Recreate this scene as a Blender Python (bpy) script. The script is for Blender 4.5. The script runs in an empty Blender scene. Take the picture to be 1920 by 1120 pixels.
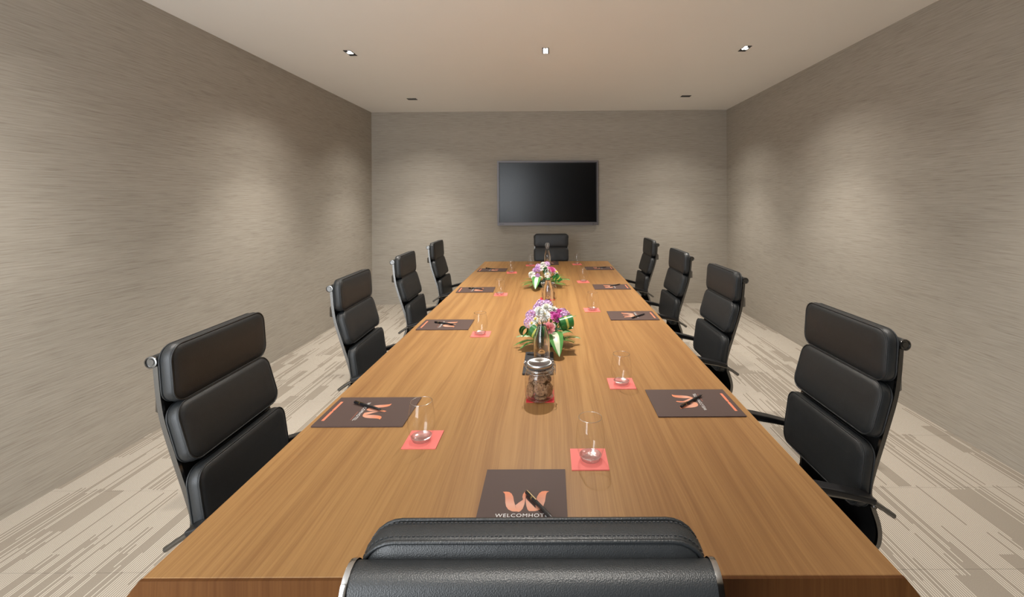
import bpy, bmesh, math, random
from mathutils import Vector, Matrix, Euler

random.seed(7)
S = bpy.context.scene
COL = S.collection
PI = math.pi

# ------------------------------------------------------------------ camera, world, exposure
cam_d = bpy.data.cameras.new('camera')
cam = bpy.data.objects.new('camera', cam_d)
COL.objects.link(cam)
cam.location = (0, 0, 1.48)
cam.rotation_euler = (PI/2, math.radians(.25), 0)
cam_d.sensor_width = 36
cam_d.lens = 829/1920*36
cam_d.shift_x = -73/1920
cam_d.shift_y = -184/1920
cam_d.clip_start = .02
S.camera = cam

W = bpy.data.worlds.new('world')
S.world = W
W.use_nodes = True
W.node_tree.nodes['Background'].inputs[0].default_value = (.8, .85, .9, 1)
W.node_tree.nodes['Background'].inputs[1].default_value = .05

S.view_settings.view_transform = 'Standard'
S.view_settings.look = 'None'
S.view_settings.gamma = 1
S.view_settings.use_curve_mapping = False
S.view_settings.exposure = 0.42
S.cycles.use_denoising = True
S.cycles.max_bounces = 12
S.cycles.diffuse_bounces = 6
S.cycles.transparent_max_bounces = 24
S.cycles.sample_clamp_indirect = 6

P_WALL, P_MID, P_REAR = 178, 165, 35          # watts of the downlights
LAMP_RGB = (1.0, .94, .86)

DAY = bpy.data.lights.new('daylight', 'AREA')          # overcast daylight outside the window behind the camera
DAY.shape = 'RECTANGLE'
DAY.size, DAY.size_y = 1.6, 2.6
DAY.energy = 102
DAY.color = (.90, .95, 1.)
day = bpy.data.objects.new('daylight', DAY)
COL.objects.link(day)
day.location = (-1.6, -1.36, 1.34)
day.rotation_euler = (-PI/2, 0, PI)


# ------------------------------------------------------------------ material helpers
class NT:
    def __init__(s, name):
        s.m = bpy.data.materials.new(name)
        s.m.use_nodes = True
        s.t = s.m.node_tree
        s.b = s.t.nodes['Principled BSDF']
        s.out = s.t.nodes['Material Output']

    def n(s, typ, ins=None, **kw):
        nd = s.t.nodes.new(typ)
        for k, v in kw.items():
            setattr(nd, k, v)
        for k, v in (ins or {}).items():
            s.put(nd.inputs[k], v)
        return nd

    def put(s, sock, v):
        if isinstance(v, bpy.types.NodeSocket):
            s.t.links.new(v, sock)
        elif isinstance(v, bpy.types.Node):
            s.t.links.new(v.outputs[0], sock)
        else:
            sock.default_value = v

    def math(s, op, a, b=0.0, c=0.0):
        return s.n('ShaderNodeMath', {0: a, 1: b, 2: c}, operation=op).outputs[0]

    def ramp(s, fac, stops, interp='LINEAR'):
        r = s.n('ShaderNodeValToRGB', {0: fac})
        r.color_ramp.interpolation = interp
        while len(r.color_ramp.elements) < len(stops):
            r.color_ramp.elements.new(.5)
        for e, (p, c) in zip(r.color_ramp.elements, stops):
            e.position = p
            e.color = (*c, 1) if len(c) == 3 else c
        return r.outputs[0]

    def mix(s, fac, a, b, mode='MIX'):
        nd = s.n('ShaderNodeMix', data_type='RGBA', blend_type=mode)
        s.put(nd.inputs[0], fac)
        s.put(nd.inputs[6], a if not isinstance(a, tuple) else (*a, 1)[:4])
        s.put(nd.inputs[7], b if not isinstance(b, tuple) else (*b, 1)[:4])
        return nd.outputs[2]

    def pos(s):
        return s.n('ShaderNodeNewGeometry').outputs['Position']

    def sep(s, v):
        return s.n('ShaderNodeSeparateXYZ', {0: v}).outputs

    def comb(s, x, y, z):
        return s.n('ShaderNodeCombineXYZ', {0: x, 1: y, 2: z}).outputs[0]

    def noise(s, v, scale, detail=3, rough=.5, dim='3D'):
        return s.n('ShaderNodeTexNoise', {'Vector': v, 'Scale': scale, 'Detail': detail, 'Roughness': rough}).outputs[0]

    def bump(s, h, strength, dist=.01):
        s.put(s.b.inputs['Normal'], s.n('ShaderNodeBump', {'Height': h, 'Strength': strength, 'Distance': dist}).outputs[0])

    def set(s, **kw):
        for k, v in kw.items():
            k = k.replace('_', ' ')
            if isinstance(v, tuple) and len(v) == 3:
                v = (*v, 1)
            s.put(s.b.inputs[k], v)
        return s


def plain(name, col, rough=.5, metal=0., spec=.5, coat=0.):
    k = NT(name)
    k.set(Base_Color=col, Roughness=rough, Metallic=metal)
    k.b.inputs['Specular IOR Level'].default_value = spec
    k.b.inputs['Coat Weight'].default_value = coat
    return k.m


def mat_wallpaper():
    k = NT('grasscloth wallpaper')
    x, y, z = k.sep(k.pos())[:3]
    u = k.math('ADD', x, y)
    warp = k.noise(k.comb(k.math('MULTIPLY', u, 1.3), k.math('MULTIPLY', z, 3.), 0.), 1., 3)
    z2 = k.math('ADD', z, k.math('MULTIPLY', warp, .014))
    a = k.noise(k.comb(k.math('MULTIPLY', u, 4.5), k.math('MULTIPLY', z2, 125.), 3.), 1., 3, .6)
    b = k.noise(k.comb(k.math('MULTIPLY', u, 9.), k.math('MULTIPLY', z2, 330.), 9.), 1., 2, .6)
    c = k.noise(k.comb(k.math('MULTIPLY', u, .5), k.math('MULTIPLY', z2, 9.), 5.), 1., 3)
    f = k.math('ADD', k.math('ADD', k.math('MULTIPLY', a, .5), k.math('MULTIPLY', b, .35)), k.math('MULTIPLY', c, .15))
    col = k.ramp(f, [(.34, (.30, .266, .221)), (.46, (.392, .357, .305)), (.54, (.428, .392, .338)), (.68, (.482, .447, .392))])
    k.set(Base_Color=col, Roughness=.8)
    k.b.inputs['Specular IOR Level'].default_value = .25
    k.bump(f, .25, .004)
    return k.m


def mat_ceiling():
    k = NT('ceiling paint')
    f = k.noise(k.pos(), 3., 3)
    k.set(Base_Color=k.mix(f, (.92, .90, .865), (.94, .92, .885)), Roughness=.9)
    return k.m


def mat_carpet():
    """taupe loop carpet: blocks of thin cream pinstripes of differing pitch"""
    k = NT('pinstriped carpet')
    x, y, z = k.sep(k.pos())[:3]
    def cells(w, length, seed):
        cx = k.math('FLOOR', k.math('DIVIDE', x, w))
        r1 = k.n('ShaderNodeTexWhiteNoise', {'Vector': k.comb(cx, seed, 0.)}, noise_dimensions='3D').outputs[0]
        yy = k.math('DIVIDE', k.math('ADD', y, k.math('MULTIPLY', r1, 3.)), k.math('MULTIPLY_ADD', r1, length*.8, length*.6))
        cy = k.math('FLOOR', yy)
        return k.n('ShaderNodeTexWhiteNoise', {'Vector': k.comb(cx, cy, seed)}, noise_dimensions='3D').outputs[0]
    PITCH = .0098
    r = cells(PITCH*7, .42, 1.7)
    r2 = cells(PITCH*16, .75, 5.1)
    r3 = cells(PITCH, .85, 8.3)
    gt = lambda a, t: k.math('GREATER_THAN', a, t)
    fr = k.math('FRACT', k.math('DIVIDE', x, PITCH))
    line_on = k.math('LESS_THAN', k.math('ABSOLUTE', k.math('SUBTRACT', fr, .5)), .19)
    n1 = k.math('ADD', k.math('ADD', k.math('MULTIPLY', r, .45), k.math('MULTIPLY', r2, .2)), k.math('MULTIPLY', r3, .35))
    m = k.math('MULTIPLY', line_on, gt(n1, .425))
    fuzz = k.noise(k.pos(), 420., 2, .7)
    blot = k.noise(k.pos(), 9., 3)
    base = k.mix(fuzz, (.175, .15, .12), (.40, .355, .297))
    base = k.mix(k.math('MULTIPLY', blot, .35), base, (.27, .232, .186))
    line = k.mix(fuzz, (.51, .465, .395), (.70, .65, .575))
    k.set(Base_Color=k.mix(k.math('MULTIPLY', m, .92), base, line), Roughness=.95)
    k.b.inputs['Specular IOR Level'].default_value = .1
    k.bump(k.math('ADD', fuzz, k.math('MULTIPLY', m, .5)), .5, .004)
    return k.m


def mat_wood(name, tint=1.0, mul=(1., 1., 1.), spec=.35):
    k = NT(name)
    p = k.n('ShaderNodeTexCoord').outputs['Object']
    x, y, z = k.sep(p)[:3]
    leaf = k.math('FLOOR', k.math('DIVIDE', k.math('ADD', x, k.math('MULTIPLY', z, .3)), .235))
    lr = k.n('ShaderNodeTexWhiteNoise', {'W': leaf}, noise_dimensions='1D').outputs[0]
    yo = k.math('ADD', y, k.math('MULTIPLY', lr, 7.))
    wob = k.noise(k.comb(k.math('MULTIPLY', x, 3.), k.math('MULTIPLY', yo, .55), z), 1., 3)
    xx = k.math('ADD', x, k.math('MULTIPLY', wob, .11))
    a = k.noise(k.comb(k.math('MULTIPLY', xx, 34.), k.math('MULTIPLY', yo, .7), z), 1., 5, .62)
    b = k.noise(k.comb(k.math('MULTIPLY', xx, 210.), k.math('MULTIPLY', yo, 3.2), z), 1., 3, .6)
    c = k.noise(k.comb(k.math('MULTIPLY', xx, 7.), k.math('MULTIPLY', yo, .35), z), 1., 3)
    f = k.math('ADD', k.math('ADD', k.math('MULTIPLY', a, .45), k.math('MULTIPLY', b, .3)), k.math('MULTIPLY', c, .25))
    col = k.ramp(f, [(.33, (.265*tint, .126*tint, .043*tint)), (.45, (.335*tint, .172*tint, .060*tint)),
                     (.54, (.405*tint, .218*tint, .078*tint)), (.68, (.465*tint, .263*tint, .100*tint))])
    col = k.mix(k.math('MULTIPLY', lr, .22), col, (.24*tint, .105*tint, .045*tint))
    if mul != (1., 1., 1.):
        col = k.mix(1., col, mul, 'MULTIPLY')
    k.set(Base_Color=col, Roughness=k.math('MULTIPLY_ADD', b, .12, .36))
    k.b.inputs['Specular IOR Level'].default_value = spec
    k.bump(b, .05, .002)
    return k.m


def mat_leather(name='black leather', scale=1.):
    k = NT(name)
    p = k.n('ShaderNodeTexCoord').outputs['Object']
    v = k.n('ShaderNodeTexVoronoi', {'Vector': p, 'Scale': 650.*scale}).outputs[0]
    n = k.noise(p, 60., 3)
    k.set(Base_Color=k.mix(n, (.019, .021, .0225), (.027, .0295, .0315)), Roughness=.42)
    k.b.inputs['Specular IOR Level'].default_value = .55
    k.bump(k.math('ADD', v, k.math('MULTIPLY', n, .6)), .2, .0015)
    return k.m


def mat_thin_glass(name, tint=(1, 1, 1), boost=1.0, edge=4.5):
    k = NT(name)
    k.t.nodes.remove(k.b)
    lw = k.n('ShaderNodeLayerWeight', {'Blend': .5}).outputs['Facing']        # same from both sides of the thin wall
    fac = k.math('MINIMUM', k.math('MULTIPLY_ADD', k.math('POWER', lw, edge), .6, .028*boost), 1.)
    tr = k.n('ShaderNodeBsdfTransparent', {0: (*tint, 1)})
    gl = k.n('ShaderNodeBsdfGlossy', {'Roughness': .02})
    mx = k.n('ShaderNodeMixShader', {0: fac})
    k.put(mx.inputs[1], tr.outputs[0])
    k.put(mx.inputs[2], gl.outputs[0])
    k.put(k.out.inputs[0], mx.outputs[0])
    return k.m


def mat_solid_glass(name, ior=1.45, col=(1, 1, 1)):
    k = NT(name)
    k.set(Base_Color=col, Roughness=0., IOR=ior)
    k.b.inputs['Transmission Weight'].default_value = 1.
    return k.m


def mat_thick_glass(name):
    k = NT(name)
    k.t.nodes.remove(k.b)
    lw = k.n('ShaderNodeLayerWeight', {'Blend': .5}).outputs['Facing']
    fac = k.math('MINIMUM', k.math('MULTIPLY_ADD', k.math('POWER', lw, 3.), .5, .30), 1.)
    p = k.n('ShaderNodeTexCoord').outputs['Object']
    bmp = k.n('ShaderNodeBump', {'Height': k.noise(p, 170., 2), 'Strength': .5, 'Distance': .0018})
    tr = k.n('ShaderNodeBsdfTransparent', {0: (.95, .97, .97, 1)})
    gl = k.n('ShaderNodeBsdfGlossy', {'Roughness': .2, 'Normal': bmp.outputs[0]})
    mx = k.n('ShaderNodeMixShader', {0: fac})
    k.put(mx.inputs[1], tr.outputs[0])
    k.put(mx.inputs[2], gl.outputs[0])
    k.put(k.out.inputs[0], mx.outputs[0])
    return k.m


def mat_screen():
    k = NT('switched off screen')
    k.set(Base_Color=(.0008, .0008, .0009), Roughness=.24)
    k.b.inputs['Specular IOR Level'].default_value = .3
    return k.m


def mat_cookie():
    k = NT('baked cookie')
    p = k.n('ShaderNodeTexCoord').outputs['Object']
    a = k.noise(p, 130., 4, .65)
    chip = k.n('ShaderNodeTexVoronoi', {'Vector': p, 'Scale': 110.}).outputs[0]
    col = k.ramp(a, [(.3, (.14, .065, .028)), (.5, (.30, .165, .085)), (.7, (.46, .30, .17))])
    col = k.mix(k.math('LESS_THAN', chip, .23), col, (.05, .022, .012))
    k.set(Base_Color=col, Roughness=.8)
    k.bump(a, .8, .004)
    return k.m


def mat_logo():
    k = NT('orange printed ribbon')
    p = k.n('ShaderNodeTexCoord').outputs['Object']
    x, y, z = k.sep(p)[:3]
    f = k.math('DIVIDE', k.math('ADD', y, .016), .076)
    col = k.ramp(f, [(.0, (.78, .30, .16)), (.35, (.74, .36, .25)), (.62, (.68, .25, .15)), (1., (.82, .22, .07))])
    hair = k.math('FRACT', k.math('MULTIPLY', k.math('ADD', k.math('ABSOLUTE', x), k.math('MULTIPLY', y, .25)), 420.))
    col = k.mix(k.math('MULTIPLY', hair, .22), col, (.85, .55, .42))
    k.set(Base_Color=col, Roughness=.55)
    return k.m


def mat_brushed():
    k = NT('brushed steel lid')
    p = k.n('ShaderNodeTexCoord').outputs['Object']
    x, y, z = k.sep(p)[:3]
    rad = k.math('SQRT', k.math('ADD', k.math('MULTIPLY', x, x), k.math('MULTIPLY', y, y)))
    ring = k.noise(k.comb(k.math('MULTIPLY', rad, 900.), 0., 0.), 1., 2)
    k.set(Base_Color=k.mix(ring, (.42, .42, .42), (.66, .66, .66)), Metallic=1., Roughness=.3)
    k.b.inputs['Anisotropic'].default_value = .85
    tg = k.n('ShaderNodeTangent', direction_type='RADIAL', axis='Z')
    k.put(k.b.inputs['Tangent'], tg.outputs[0])
    return k.m


def mat_petal(name, c0, c1):
    k = NT(name)
    p = k.n('ShaderNodeTexCoord').outputs['Object']
    x, y, z = k.sep(p)[:3]
    rad = k.math('SQRT', k.math('ADD', k.math('MULTIPLY', x, x), k.math('MULTIPLY', y, y)))
    n = k.noise(p, 150., 2)
    f = k.math('ADD', k.math('MULTIPLY', rad, 28.), k.math('MULTIPLY', n, .5))
    k.set(Base_Color=k.mix(k.math('MINIMUM', f, 1.), c0, c1), Roughness=.6)
    k.b.inputs['Subsurface Weight'].default_value = .15
    k.b.inputs['Subsurface Radius'].default_value = (.01, .008, .008)
    return k.m


def mat_leaf(name, c0, c1):
    k = NT(name)
    p = k.n('ShaderNodeTexCoord').outputs['Object']
    k.set(Base_Color=k.mix(k.noise(p, 45., 3), c0, c1), Roughness=.33)
    return k.m


def mat_emit(name, col, st):
    k = NT(name)
    k.set(Base_Color=(.8, .8, .8))
    k.b.inputs['Emission Color'].default_value = (*col, 1)
    k.b.inputs['Emission Strength'].default_value = st
    return k.m


M = dict(
    wall=mat_wallpaper(), ceil=mat_ceiling(), carpet=mat_carpet(), wood=mat_wood('teak veneer'), wood_shaded=mat_wood('teak veneer shaded', 1., (.34, .25, .19), .15),  # second veneer has the end board's shade darkened into its colour
    leather=mat_leather(), chrome=plain('polished aluminium', (.22, .216, .21), .27, 1.), steel=plain('chrome', (.58, .575, .57), .14, 1.),
    black=plain('black plastic', (.012, .012, .013), .38), rubber=plain('black rubber', (.02, .02, .02), .7),
    mesh=plain('black sling fabric', (.008, .008, .008), .85, spec=.15), thread=plain('dark grey thread', (.05, .052, .055), .6),
    bezel=plain('grey television bezel', (.15, .14, .145), .42, .5), tvback=plain('television back', (.02, .02, .02), .6), screen=mat_screen(),
    glass=mat_thin_glass('clear thin glass', boost=1.6), jarglass=mat_thin_glass('clear jar glass', (.965, .955, .955), 2.6, 2.6),
    base=mat_thick_glass('clear thick glass'), water=mat_solid_glass('water', 1.34, (.97, .985, 1.)),
    coaster=plain('coral red card', (.90, .20, .175), .6), coaster_dark=plain('red card', (.70, .035, .05), .6),
    folder=plain('dark brown card', (.088, .053, .045), .65), paper=plain('white paper', (.8, .8, .78), .7),
    logo=mat_logo(), strip=plain('orange print', (.80, .24, .13), .55), ink=plain('white print', (.86, .86, .86), .6),
    faint=plain('faint orange print', (.34, .11, .07), .6),
    pen=plain('black pen barrel', (.012, .012, .014), .25, coat=.4), gold=plain('brass', (.34, .27, .15), .28, 1.),
    slate=plain('dark slate', (.028, .028, .032), .5), cookie=mat_cookie(), lid=mat_brushed(),
    gasket=plain('grey gasket', (.06, .06, .06), .6), wire=plain('steel wire', (.75, .75, .74), .18, 1.),
    porcelain=plain('white stopper', (.82, .82, .80), .25), label=plain('pale print on glass', (.75, .42, .16), .5),
    white_petal=mat_petal('white petals', (.78, .80, .66), (.86, .86, .86)), lilac=mat_petal('lilac petals', (.40, .16, .46), (.72, .52, .78)),
    magenta=mat_petal('magenta petals', (.55, .03, .33), (.80, .22, .60)), pink=mat_petal('pink petals', (.72, .16, .20), (.88, .50, .52)),
    hotpink=mat_petal('rose pink petals', (.62, .05, .28), (.90, .32, .60)), purple=mat_petal('purple petals', (.22, .05, .30), (.52, .28, .62)),
    yellow=plain('yellow flower centre', (.72, .55, .08), .7), bud=plain('cream bud', (.50, .47, .30), .7),
    green=mat_leaf('dark green leaf', (.016, .125, .026), (.04, .215, .05)), green2=mat_leaf('mid green leaf', (.05, .20, .04), (.10, .32, .07)),
    lime=mat_leaf('yellow leaf stripe', (.42, .46, .07), (.62, .62, .16)), cream=mat_leaf('cream leaf centre', (.55, .62, .42), (.72, .78, .60)),
    stem=plain('green stem', (.09, .20, .06), .6), foam=plain('dark flower tray', (.012, .03, .014), .7),
    lamp=mat_emit('lit lens', (1., .95, .86), 30.), lamptrim=plain('dark lamp trim', (.03, .03, .032), .4, .6), can=plain('lamp recess', (.05, .055, .06), .35, .7),
    darkwall=plain('dark stained panel', (.008, .006, .005), .6), doorwood=mat_wood('door veneer', .4),
)


# ------------------------------------------------------------------ object helpers
def link(name, me, mat, parent=None, smooth=False, loc=None, rot=None):
    o = bpy.data.objects.new(name, me)
    COL.objects.link(o)
    if mat is not None:
        for m_ in (mat if isinstance(mat, (list, tuple)) else [mat]):
            me.materials.append(m_)
    if smooth:
        me.polygons.foreach_set('use_smooth', [True]*len(me.polygons))
    if parent:
        o.parent = parent
    if loc:
        o.location = loc
    if rot:
        o.rotation_euler = rot
    return o


def from_py(name, verts, faces, mat, parent=None, smooth=False, loc=None, rot=None, idx=None):
    me = bpy.data.meshes.new(name)
    me.from_pydata(verts, [], faces)
    if idx:
        me.polygons.foreach_set('material_index', idx)
    bm = bmesh.new()
    bm.from_mesh(me)
    if not idx:
        bmesh.ops.recalc_face_normals(bm, faces=bm.faces)
    bm.to_mesh(me)
    bm.free()
    me.update()
    return link(name, me, mat, parent, smooth, loc, rot)


def thing(name, label, cat, loc=(0, 0, 0), rz=0., group=None):
    o = bpy.data.objects.new(name, None)
    o.empty_display_size = .1
    COL.objects.link(o)
    o.location = loc
    o.rotation_euler = (0, 0, rz)
    return tag(o, label, cat, group)


def tag(o, label, cat, group=None):
    o['label'] = label
    o['category'] = cat
    if group:
        o['group'] = group
    return o


def structure(o):
    o['kind'] = 'structure'
    return o


def copy_tree(o, parent=None):
    c = o.copy()
    COL.objects.link(c)
    if parent is not None:
        c.parent = parent
    for ch in list(o.children):
        copy_tree(ch, c)
    return c


class G:
    """collects verts and faces"""
    def __init__(s):
        s.v, s.f, s.i = [], [], []

    def box(s, x0, x1, y0, y1, z0, z1, mi=0):
        n = len(s.v)
        s.v += [(x0, y0, z0), (x1, y0, z0), (x1, y1, z0), (x0, y1, z0), (x0, y0, z1), (x1, y0, z1), (x1, y1, z1), (x0, y1, z1)]
        s.f += [tuple(n+k for k in q) for q in ((0, 3, 2, 1), (4, 5, 6, 7), (0, 1, 5, 4), (1, 2, 6, 5), (2, 3, 7, 6), (3, 0, 4, 7))]
        s.i += [mi]*6
        return s

    def tube(s, pts, r, n=8, closed=False, cap=True, rs=None, flat=1.):
        pts = [Vector(p) for p in pts]
        N = len(pts)
        base = len(s.v)
        up = None
        for k, p in enumerate(pts):
            a = pts[(k-1) % N] if (closed or k > 0) else p
            b = pts[(k+1) % N] if (closed or k < N-1) else p
            t = (b-a).normalized()
            if up is None:
                up = t.orthogonal().normalized()
            up = (up - t*up.dot(t))
            up = up.normalized() if up.length > 1e-6 else t.orthogonal().normalized()
            sd = t.cross(up)
            rr = rs[k] if rs else r
            for j in range(n):
                an = 2*PI*j/n
                s.v.append(tuple(p + up*math.cos(an)*rr + sd*math.sin(an)*rr*flat))
        for k in range(N if closed else N-1):
            k2 = (k+1) % N
            for j in range(n):
                j2 = (j+1) % n
                s.f.append((base+k*n+j, base+k*n+j2, base+k2*n+j2, base+k2*n+j))
                s.i.append(0)
        if cap and not closed:
            s.f.append(tuple(base+j for j in reversed(range(n))))
            s.f.append(tuple(base+(N-1)*n+j for j in range(n)))
            s.i += [0, 0]
        return s

    def lathe(s, prof, n=24, cap0=False, cap1=False, c=(0, 0, 0)):
        base = len(s.v)
        for (r, z) in prof:
            for j in range(n):
                an = 2*PI*j/n
                s.v.append((c[0]+r*math.cos(an), c[1]+r*math.sin(an), c[2]+z))
        for k in range(len(prof)-1):
            for j in range(n):
                j2 = (j+1) % n
                s.f.append((base+k*n+j, base+k*n+j2, base+(k+1)*n+j2, base+(k+1)*n+j))
                s.i.append(0)
        if cap0:
            s.f.append(tuple(base+j for j in reversed(range(n))))
            s.i.append(0)
        if cap1:
            s.f.append(tuple(base+(len(prof)-1)*n+j for j in range(n)))
            s.i.append(0)
        return s

    def sweep(s, path, x0, x1, th):
        """ribbon: (y,z) path extruded from x0 to x1 with thickness th"""
        base = len(s.v)
        N = len(path)
        for k, (y, z) in enumerate(path):
            a, b = path[max(0, k-1)], path[min(N-1, k+1)]
            ty, tz = b[0]-a[0], b[1]-a[1]
            L = math.hypot(ty, tz) or 1
            ny, nz = -tz/L*th/2, ty/L*th/2
            s.v += [(x0, y+ny, z+nz), (x1, y+ny, z+nz), (x1, y-ny, z-nz), (x0, y-ny, z-nz)]
        for k in range(N-1):
            for j in range(4):
                j2 = (j+1) % 4
                s.f.append((base+4*k+j, base+4*k+j2, base+4*k+4+j2, base+4*k+4+j))
                s.i.append(0)
        s.f += [(base+3, base+2, base+1, base), tuple(base+4*(N-1)+j for j in range(4))]
        s.i += [0, 0]
        return s

    def build(s, name, mat, parent=None, smooth=False, loc=None, rot=None):
        multi = isinstance(mat, (list, tuple))
        return from_py(name, s.v, s.f, mat, parent, smooth, loc, rot, s.i if multi else None)


def bevel(o, w, seg=2, angle=40):
    bm = bmesh.new()
    bm.from_mesh(o.data)
    es = [e for e in bm.edges if e.is_manifold and len(e.link_faces) == 2 and e.calc_face_angle(0) > math.radians(angle)]
    bmesh.ops.bevel(bm, geom=es, offset=w, segments=seg, profile=.6, affect='EDGES', clamp_overlap=True)
    bm.to_mesh(o.data)
    bm.free()
    return o


def autosmooth(o, deg=35):
    me = o.data
    bm = bmesh.new()
    bm.from_mesh(me)
    for f in bm.faces:
        f.smooth = True
    for e in bm.edges:
        e.smooth = not (len(e.link_faces) == 2 and e.calc_face_angle(0) > math.radians(deg))
    bm.to_mesh(me)
    bm.free()
    return o


def catmull(pts, sub=6):
    P_ = [Vector(p) for p in pts]
    out = []
    for i in range(len(P_)-1):
        p0, p1, p2, p3 = P_[max(0, i-1)], P_[i], P_[i+1], P_[min(len(P_)-1, i+2)]
        for k in range(sub):
            t = k/sub
            out.append(.5*((2*p1) + (p2-p0)*t + (2*p0-5*p1+4*p2-p3)*t*t + (3*p1-p0-3*p2+p3)*t**3))
    out.append(P_[-1])
    return [tuple(v) for v in out]


# ------------------------------------------------------------------ the room
XL, XR, YN, YF, ZC = -2.565, 2.52, -1.2, 6.33, 2.76
ceil_z = lambda x: ZC + .0035*x
g = G()
def slab(name, quad_in, thick, mat):
    """wall: inner quad (four points) pushed outwards by vector thick"""
    v = [tuple(p) for p in quad_in] + [tuple(Vector(p)+Vector(thick)) for p in quad_in]
    f = [(0, 1, 2, 3), (7, 6, 5, 4)] + [(a, (a+1) % 4, (a+1) % 4+4, a+4) for a in range(4)]
    return structure(from_py(name, v, f, mat))

zl, zr = ceil_z(XL), ceil_z(XR)
slab('wall_left', [(XL, YN, 0), (XL, YF, 0), (XL, YF, zl), (XL, YN, zl)], (-.12, 0, 0), M['wall'])
slab('wall_right', [(XR, YN, 0), (XR, YF, 0), (XR, YF, zr), (XR, YN, zr)], (.12, 0, 0), M['wall'])
slab('wall_back', [(XL, YF, 0), (XR, YF, 0), (XR, YF, zr), (XL, YF, zl)], (0, .12, 0), M['wall'])
WX0, WX1, WZ1 = -2.42, -.80, 2.62
wf = G()
for (a, b, z0, z1) in ((XL, WX0, 0, 2.7), (WX1, XR, 0, 2.7), (WX0, WX1, 0, .04), (WX0, WX1, WZ1, 2.7)):
    wf.box(a, b, YN-.12, YN, z0, z1 if z1 < 2.7 else zl)
structure(wf.build('wall_front', M['wall']))
# tall window behind the camera: the cool light on everything that faces the camera, and the grey glow in the screen
win = structure(G().box(WX0, WX0+.05, YN-.09, YN-.04, .04, WZ1).box(WX1-.05, WX1, YN-.09, YN-.04, .04, WZ1).box(WX0+.05, WX1-.05, YN-.09, YN-.04, .04, .09).box(WX0+.05, WX1-.05, YN-.09, YN-.04, WZ1-.05, WZ1).build('window_1', M['lamptrim']))
G().box(WX0+.05, WX1-.05, YN-.068, YN-.062, .09, WZ1-.05).build('pane', M['glass'], win)
slab('ceiling', [(XL-.12, YN-.12, zl), (XR+.12, YN-.12, zr), (XR+.12, YF+.12, zr), (XL-.12, YF+.12, zl)], (0, 0, .12), M['ceil'])
# unseen dark panel added behind the camera to blacken the screen's reflection
d1 = structure(G().box(-.35, 2.45, YN, YN+.03, 0, 2.5).build('unseen_dark_panel', M['darkwall']))
# floor: screed with loop carpet tiles laid on it
floor = structure(G().box(XL-.12, XR+.12, YN-.12, YF+.12, -.12, -.006).build('floor', plain('screed', (.2, .18, .16), .9)))
tile_me = None
NX, TY, Y0 = 10, .5, 1.765-3.0
TX = (XR-XL)/NX
for j in range(16):
    y0, y1 = max(Y0+j*TY, YN), min(Y0+(j+1)*TY, YF)
    if y1-y0 < .02:
        continue
    whole = abs(y1-y0-TY) < 1e-4
    me = tile_me if whole else None
    for i in range(NX):
        if me is None:
            h = .0006
            t = G().box(-TX/2+h/3, TX/2-h/3, -(y1-y0)/2+h, (y1-y0)/2-h, -.006, 0).build('carpet_tile', M['carpet'], floor)
            me = t.data
            if whole:
                tile_me = me
        else:
            t = bpy.data.objects.new('carpet_tile', me)
            COL.objects.link(t)
            t.parent = floor
        t.location = (XL+(i+.5)*TX, (y0+y1)/2, 0)


# ------------------------------------------------------------------ recessed downlights
def downlight(x, y, w, d, nx, ny, label, watts, spot=130, tilt=(0, 0), lit=None, spill=False, group='recessed downlights'):
    z = ceil_z(x)
    t = thing('ceiling_light', label, 'light', (x, y, z), 0, group)
    r = .006
    g = G()
    g.box(-w/2, w/2, -d/2, -d/2+r, -.004, 0).box(-w/2, w/2, d/2-r, d/2, -.004, 0)
    g.box(-w/2, -w/2+r, -d/2+r, d/2-r, -.004, 0).box(w/2-r, w/2, -d/2+r, d/2-r, -.004, 0)
    g.build('trim', M['lamptrim'], t)
    G().box(-w/2+r, w/2-r, -d/2+r, d/2-r, -.0015, 0).build('recess', M['can'], t)
    cw, cd = (w-2*r)/nx, (d-2*r)/ny
    for a in range(nx):
        for b in range(ny):
            if lit is not None and (a, b) not in lit:
                continue
            G().box(-cw*.36, cw*.36, -cd*.36, cd*.36, -.0022, 0).build('lens', M['lamp'], t, loc=(-w/2+r+cw*(a+.5), -d/2+r+cd*(b+.5), -.0008))
    # a narrow beam and the wider spill round it
    for nm, share, cone in (('downlight_beam', .74, spot-4), ('downlight_spill', .24, spot+36)) if spill else (('downlight_beam', 1., spot),):
        L = bpy.data.lights.new(nm, 'SPOT')
        L.energy = watts*share
        L.spot_size = math.radians(cone)
        L.spot_blend = 1.
        L.shadow_soft_size = .025
        L.color = LAMP_RGB
        lo = bpy.data.objects.new(nm, L)
        COL.objects.link(lo)
        lo.parent = t
        lo.location = (0, 0, -.03)
        lo.rotation_euler = (math.radians(tilt[0]), math.radians(tilt[1]), 0)
    return t

wl = dict(spot=84, spill=True)
downlight(-1.717, 3.795, .062, .135, 2, 3, 'recessed rectangular downlight over the left side, nearer of the two there', P_WALL, lit=[(1, 0), (1, 1), (0, 1)], tilt=(0, 4), **wl)
downlight(1.655, 3.76, .062, .135, 2, 3, 'recessed rectangular downlight over the right side, nearer of the two there', P_WALL, lit=[(0, 0), (0, 1), (1, 1)], tilt=(0, -4), **wl)
downlight(-1.727, 5.52, .115, .075, 3, 1, 'recessed downlight seen edge-on near the far left ceiling corner', P_WALL, lit=[], **wl)
downlight(1.676, 5.475, .115, .075, 3, 1, 'recessed downlight seen edge-on near the far right ceiling corner', P_WALL, lit=[], **wl)
downlight(-.04, 3.776, .055, .14, 2, 2, 'small square lit downlight in the middle of the ceiling above the table', P_MID*.35, spot=95)
downlight(-.04, 2.72, .055, .14, 2, 2, 'square downlight above the near half of the table, just out of view', P_MID, spot=112)
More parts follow.
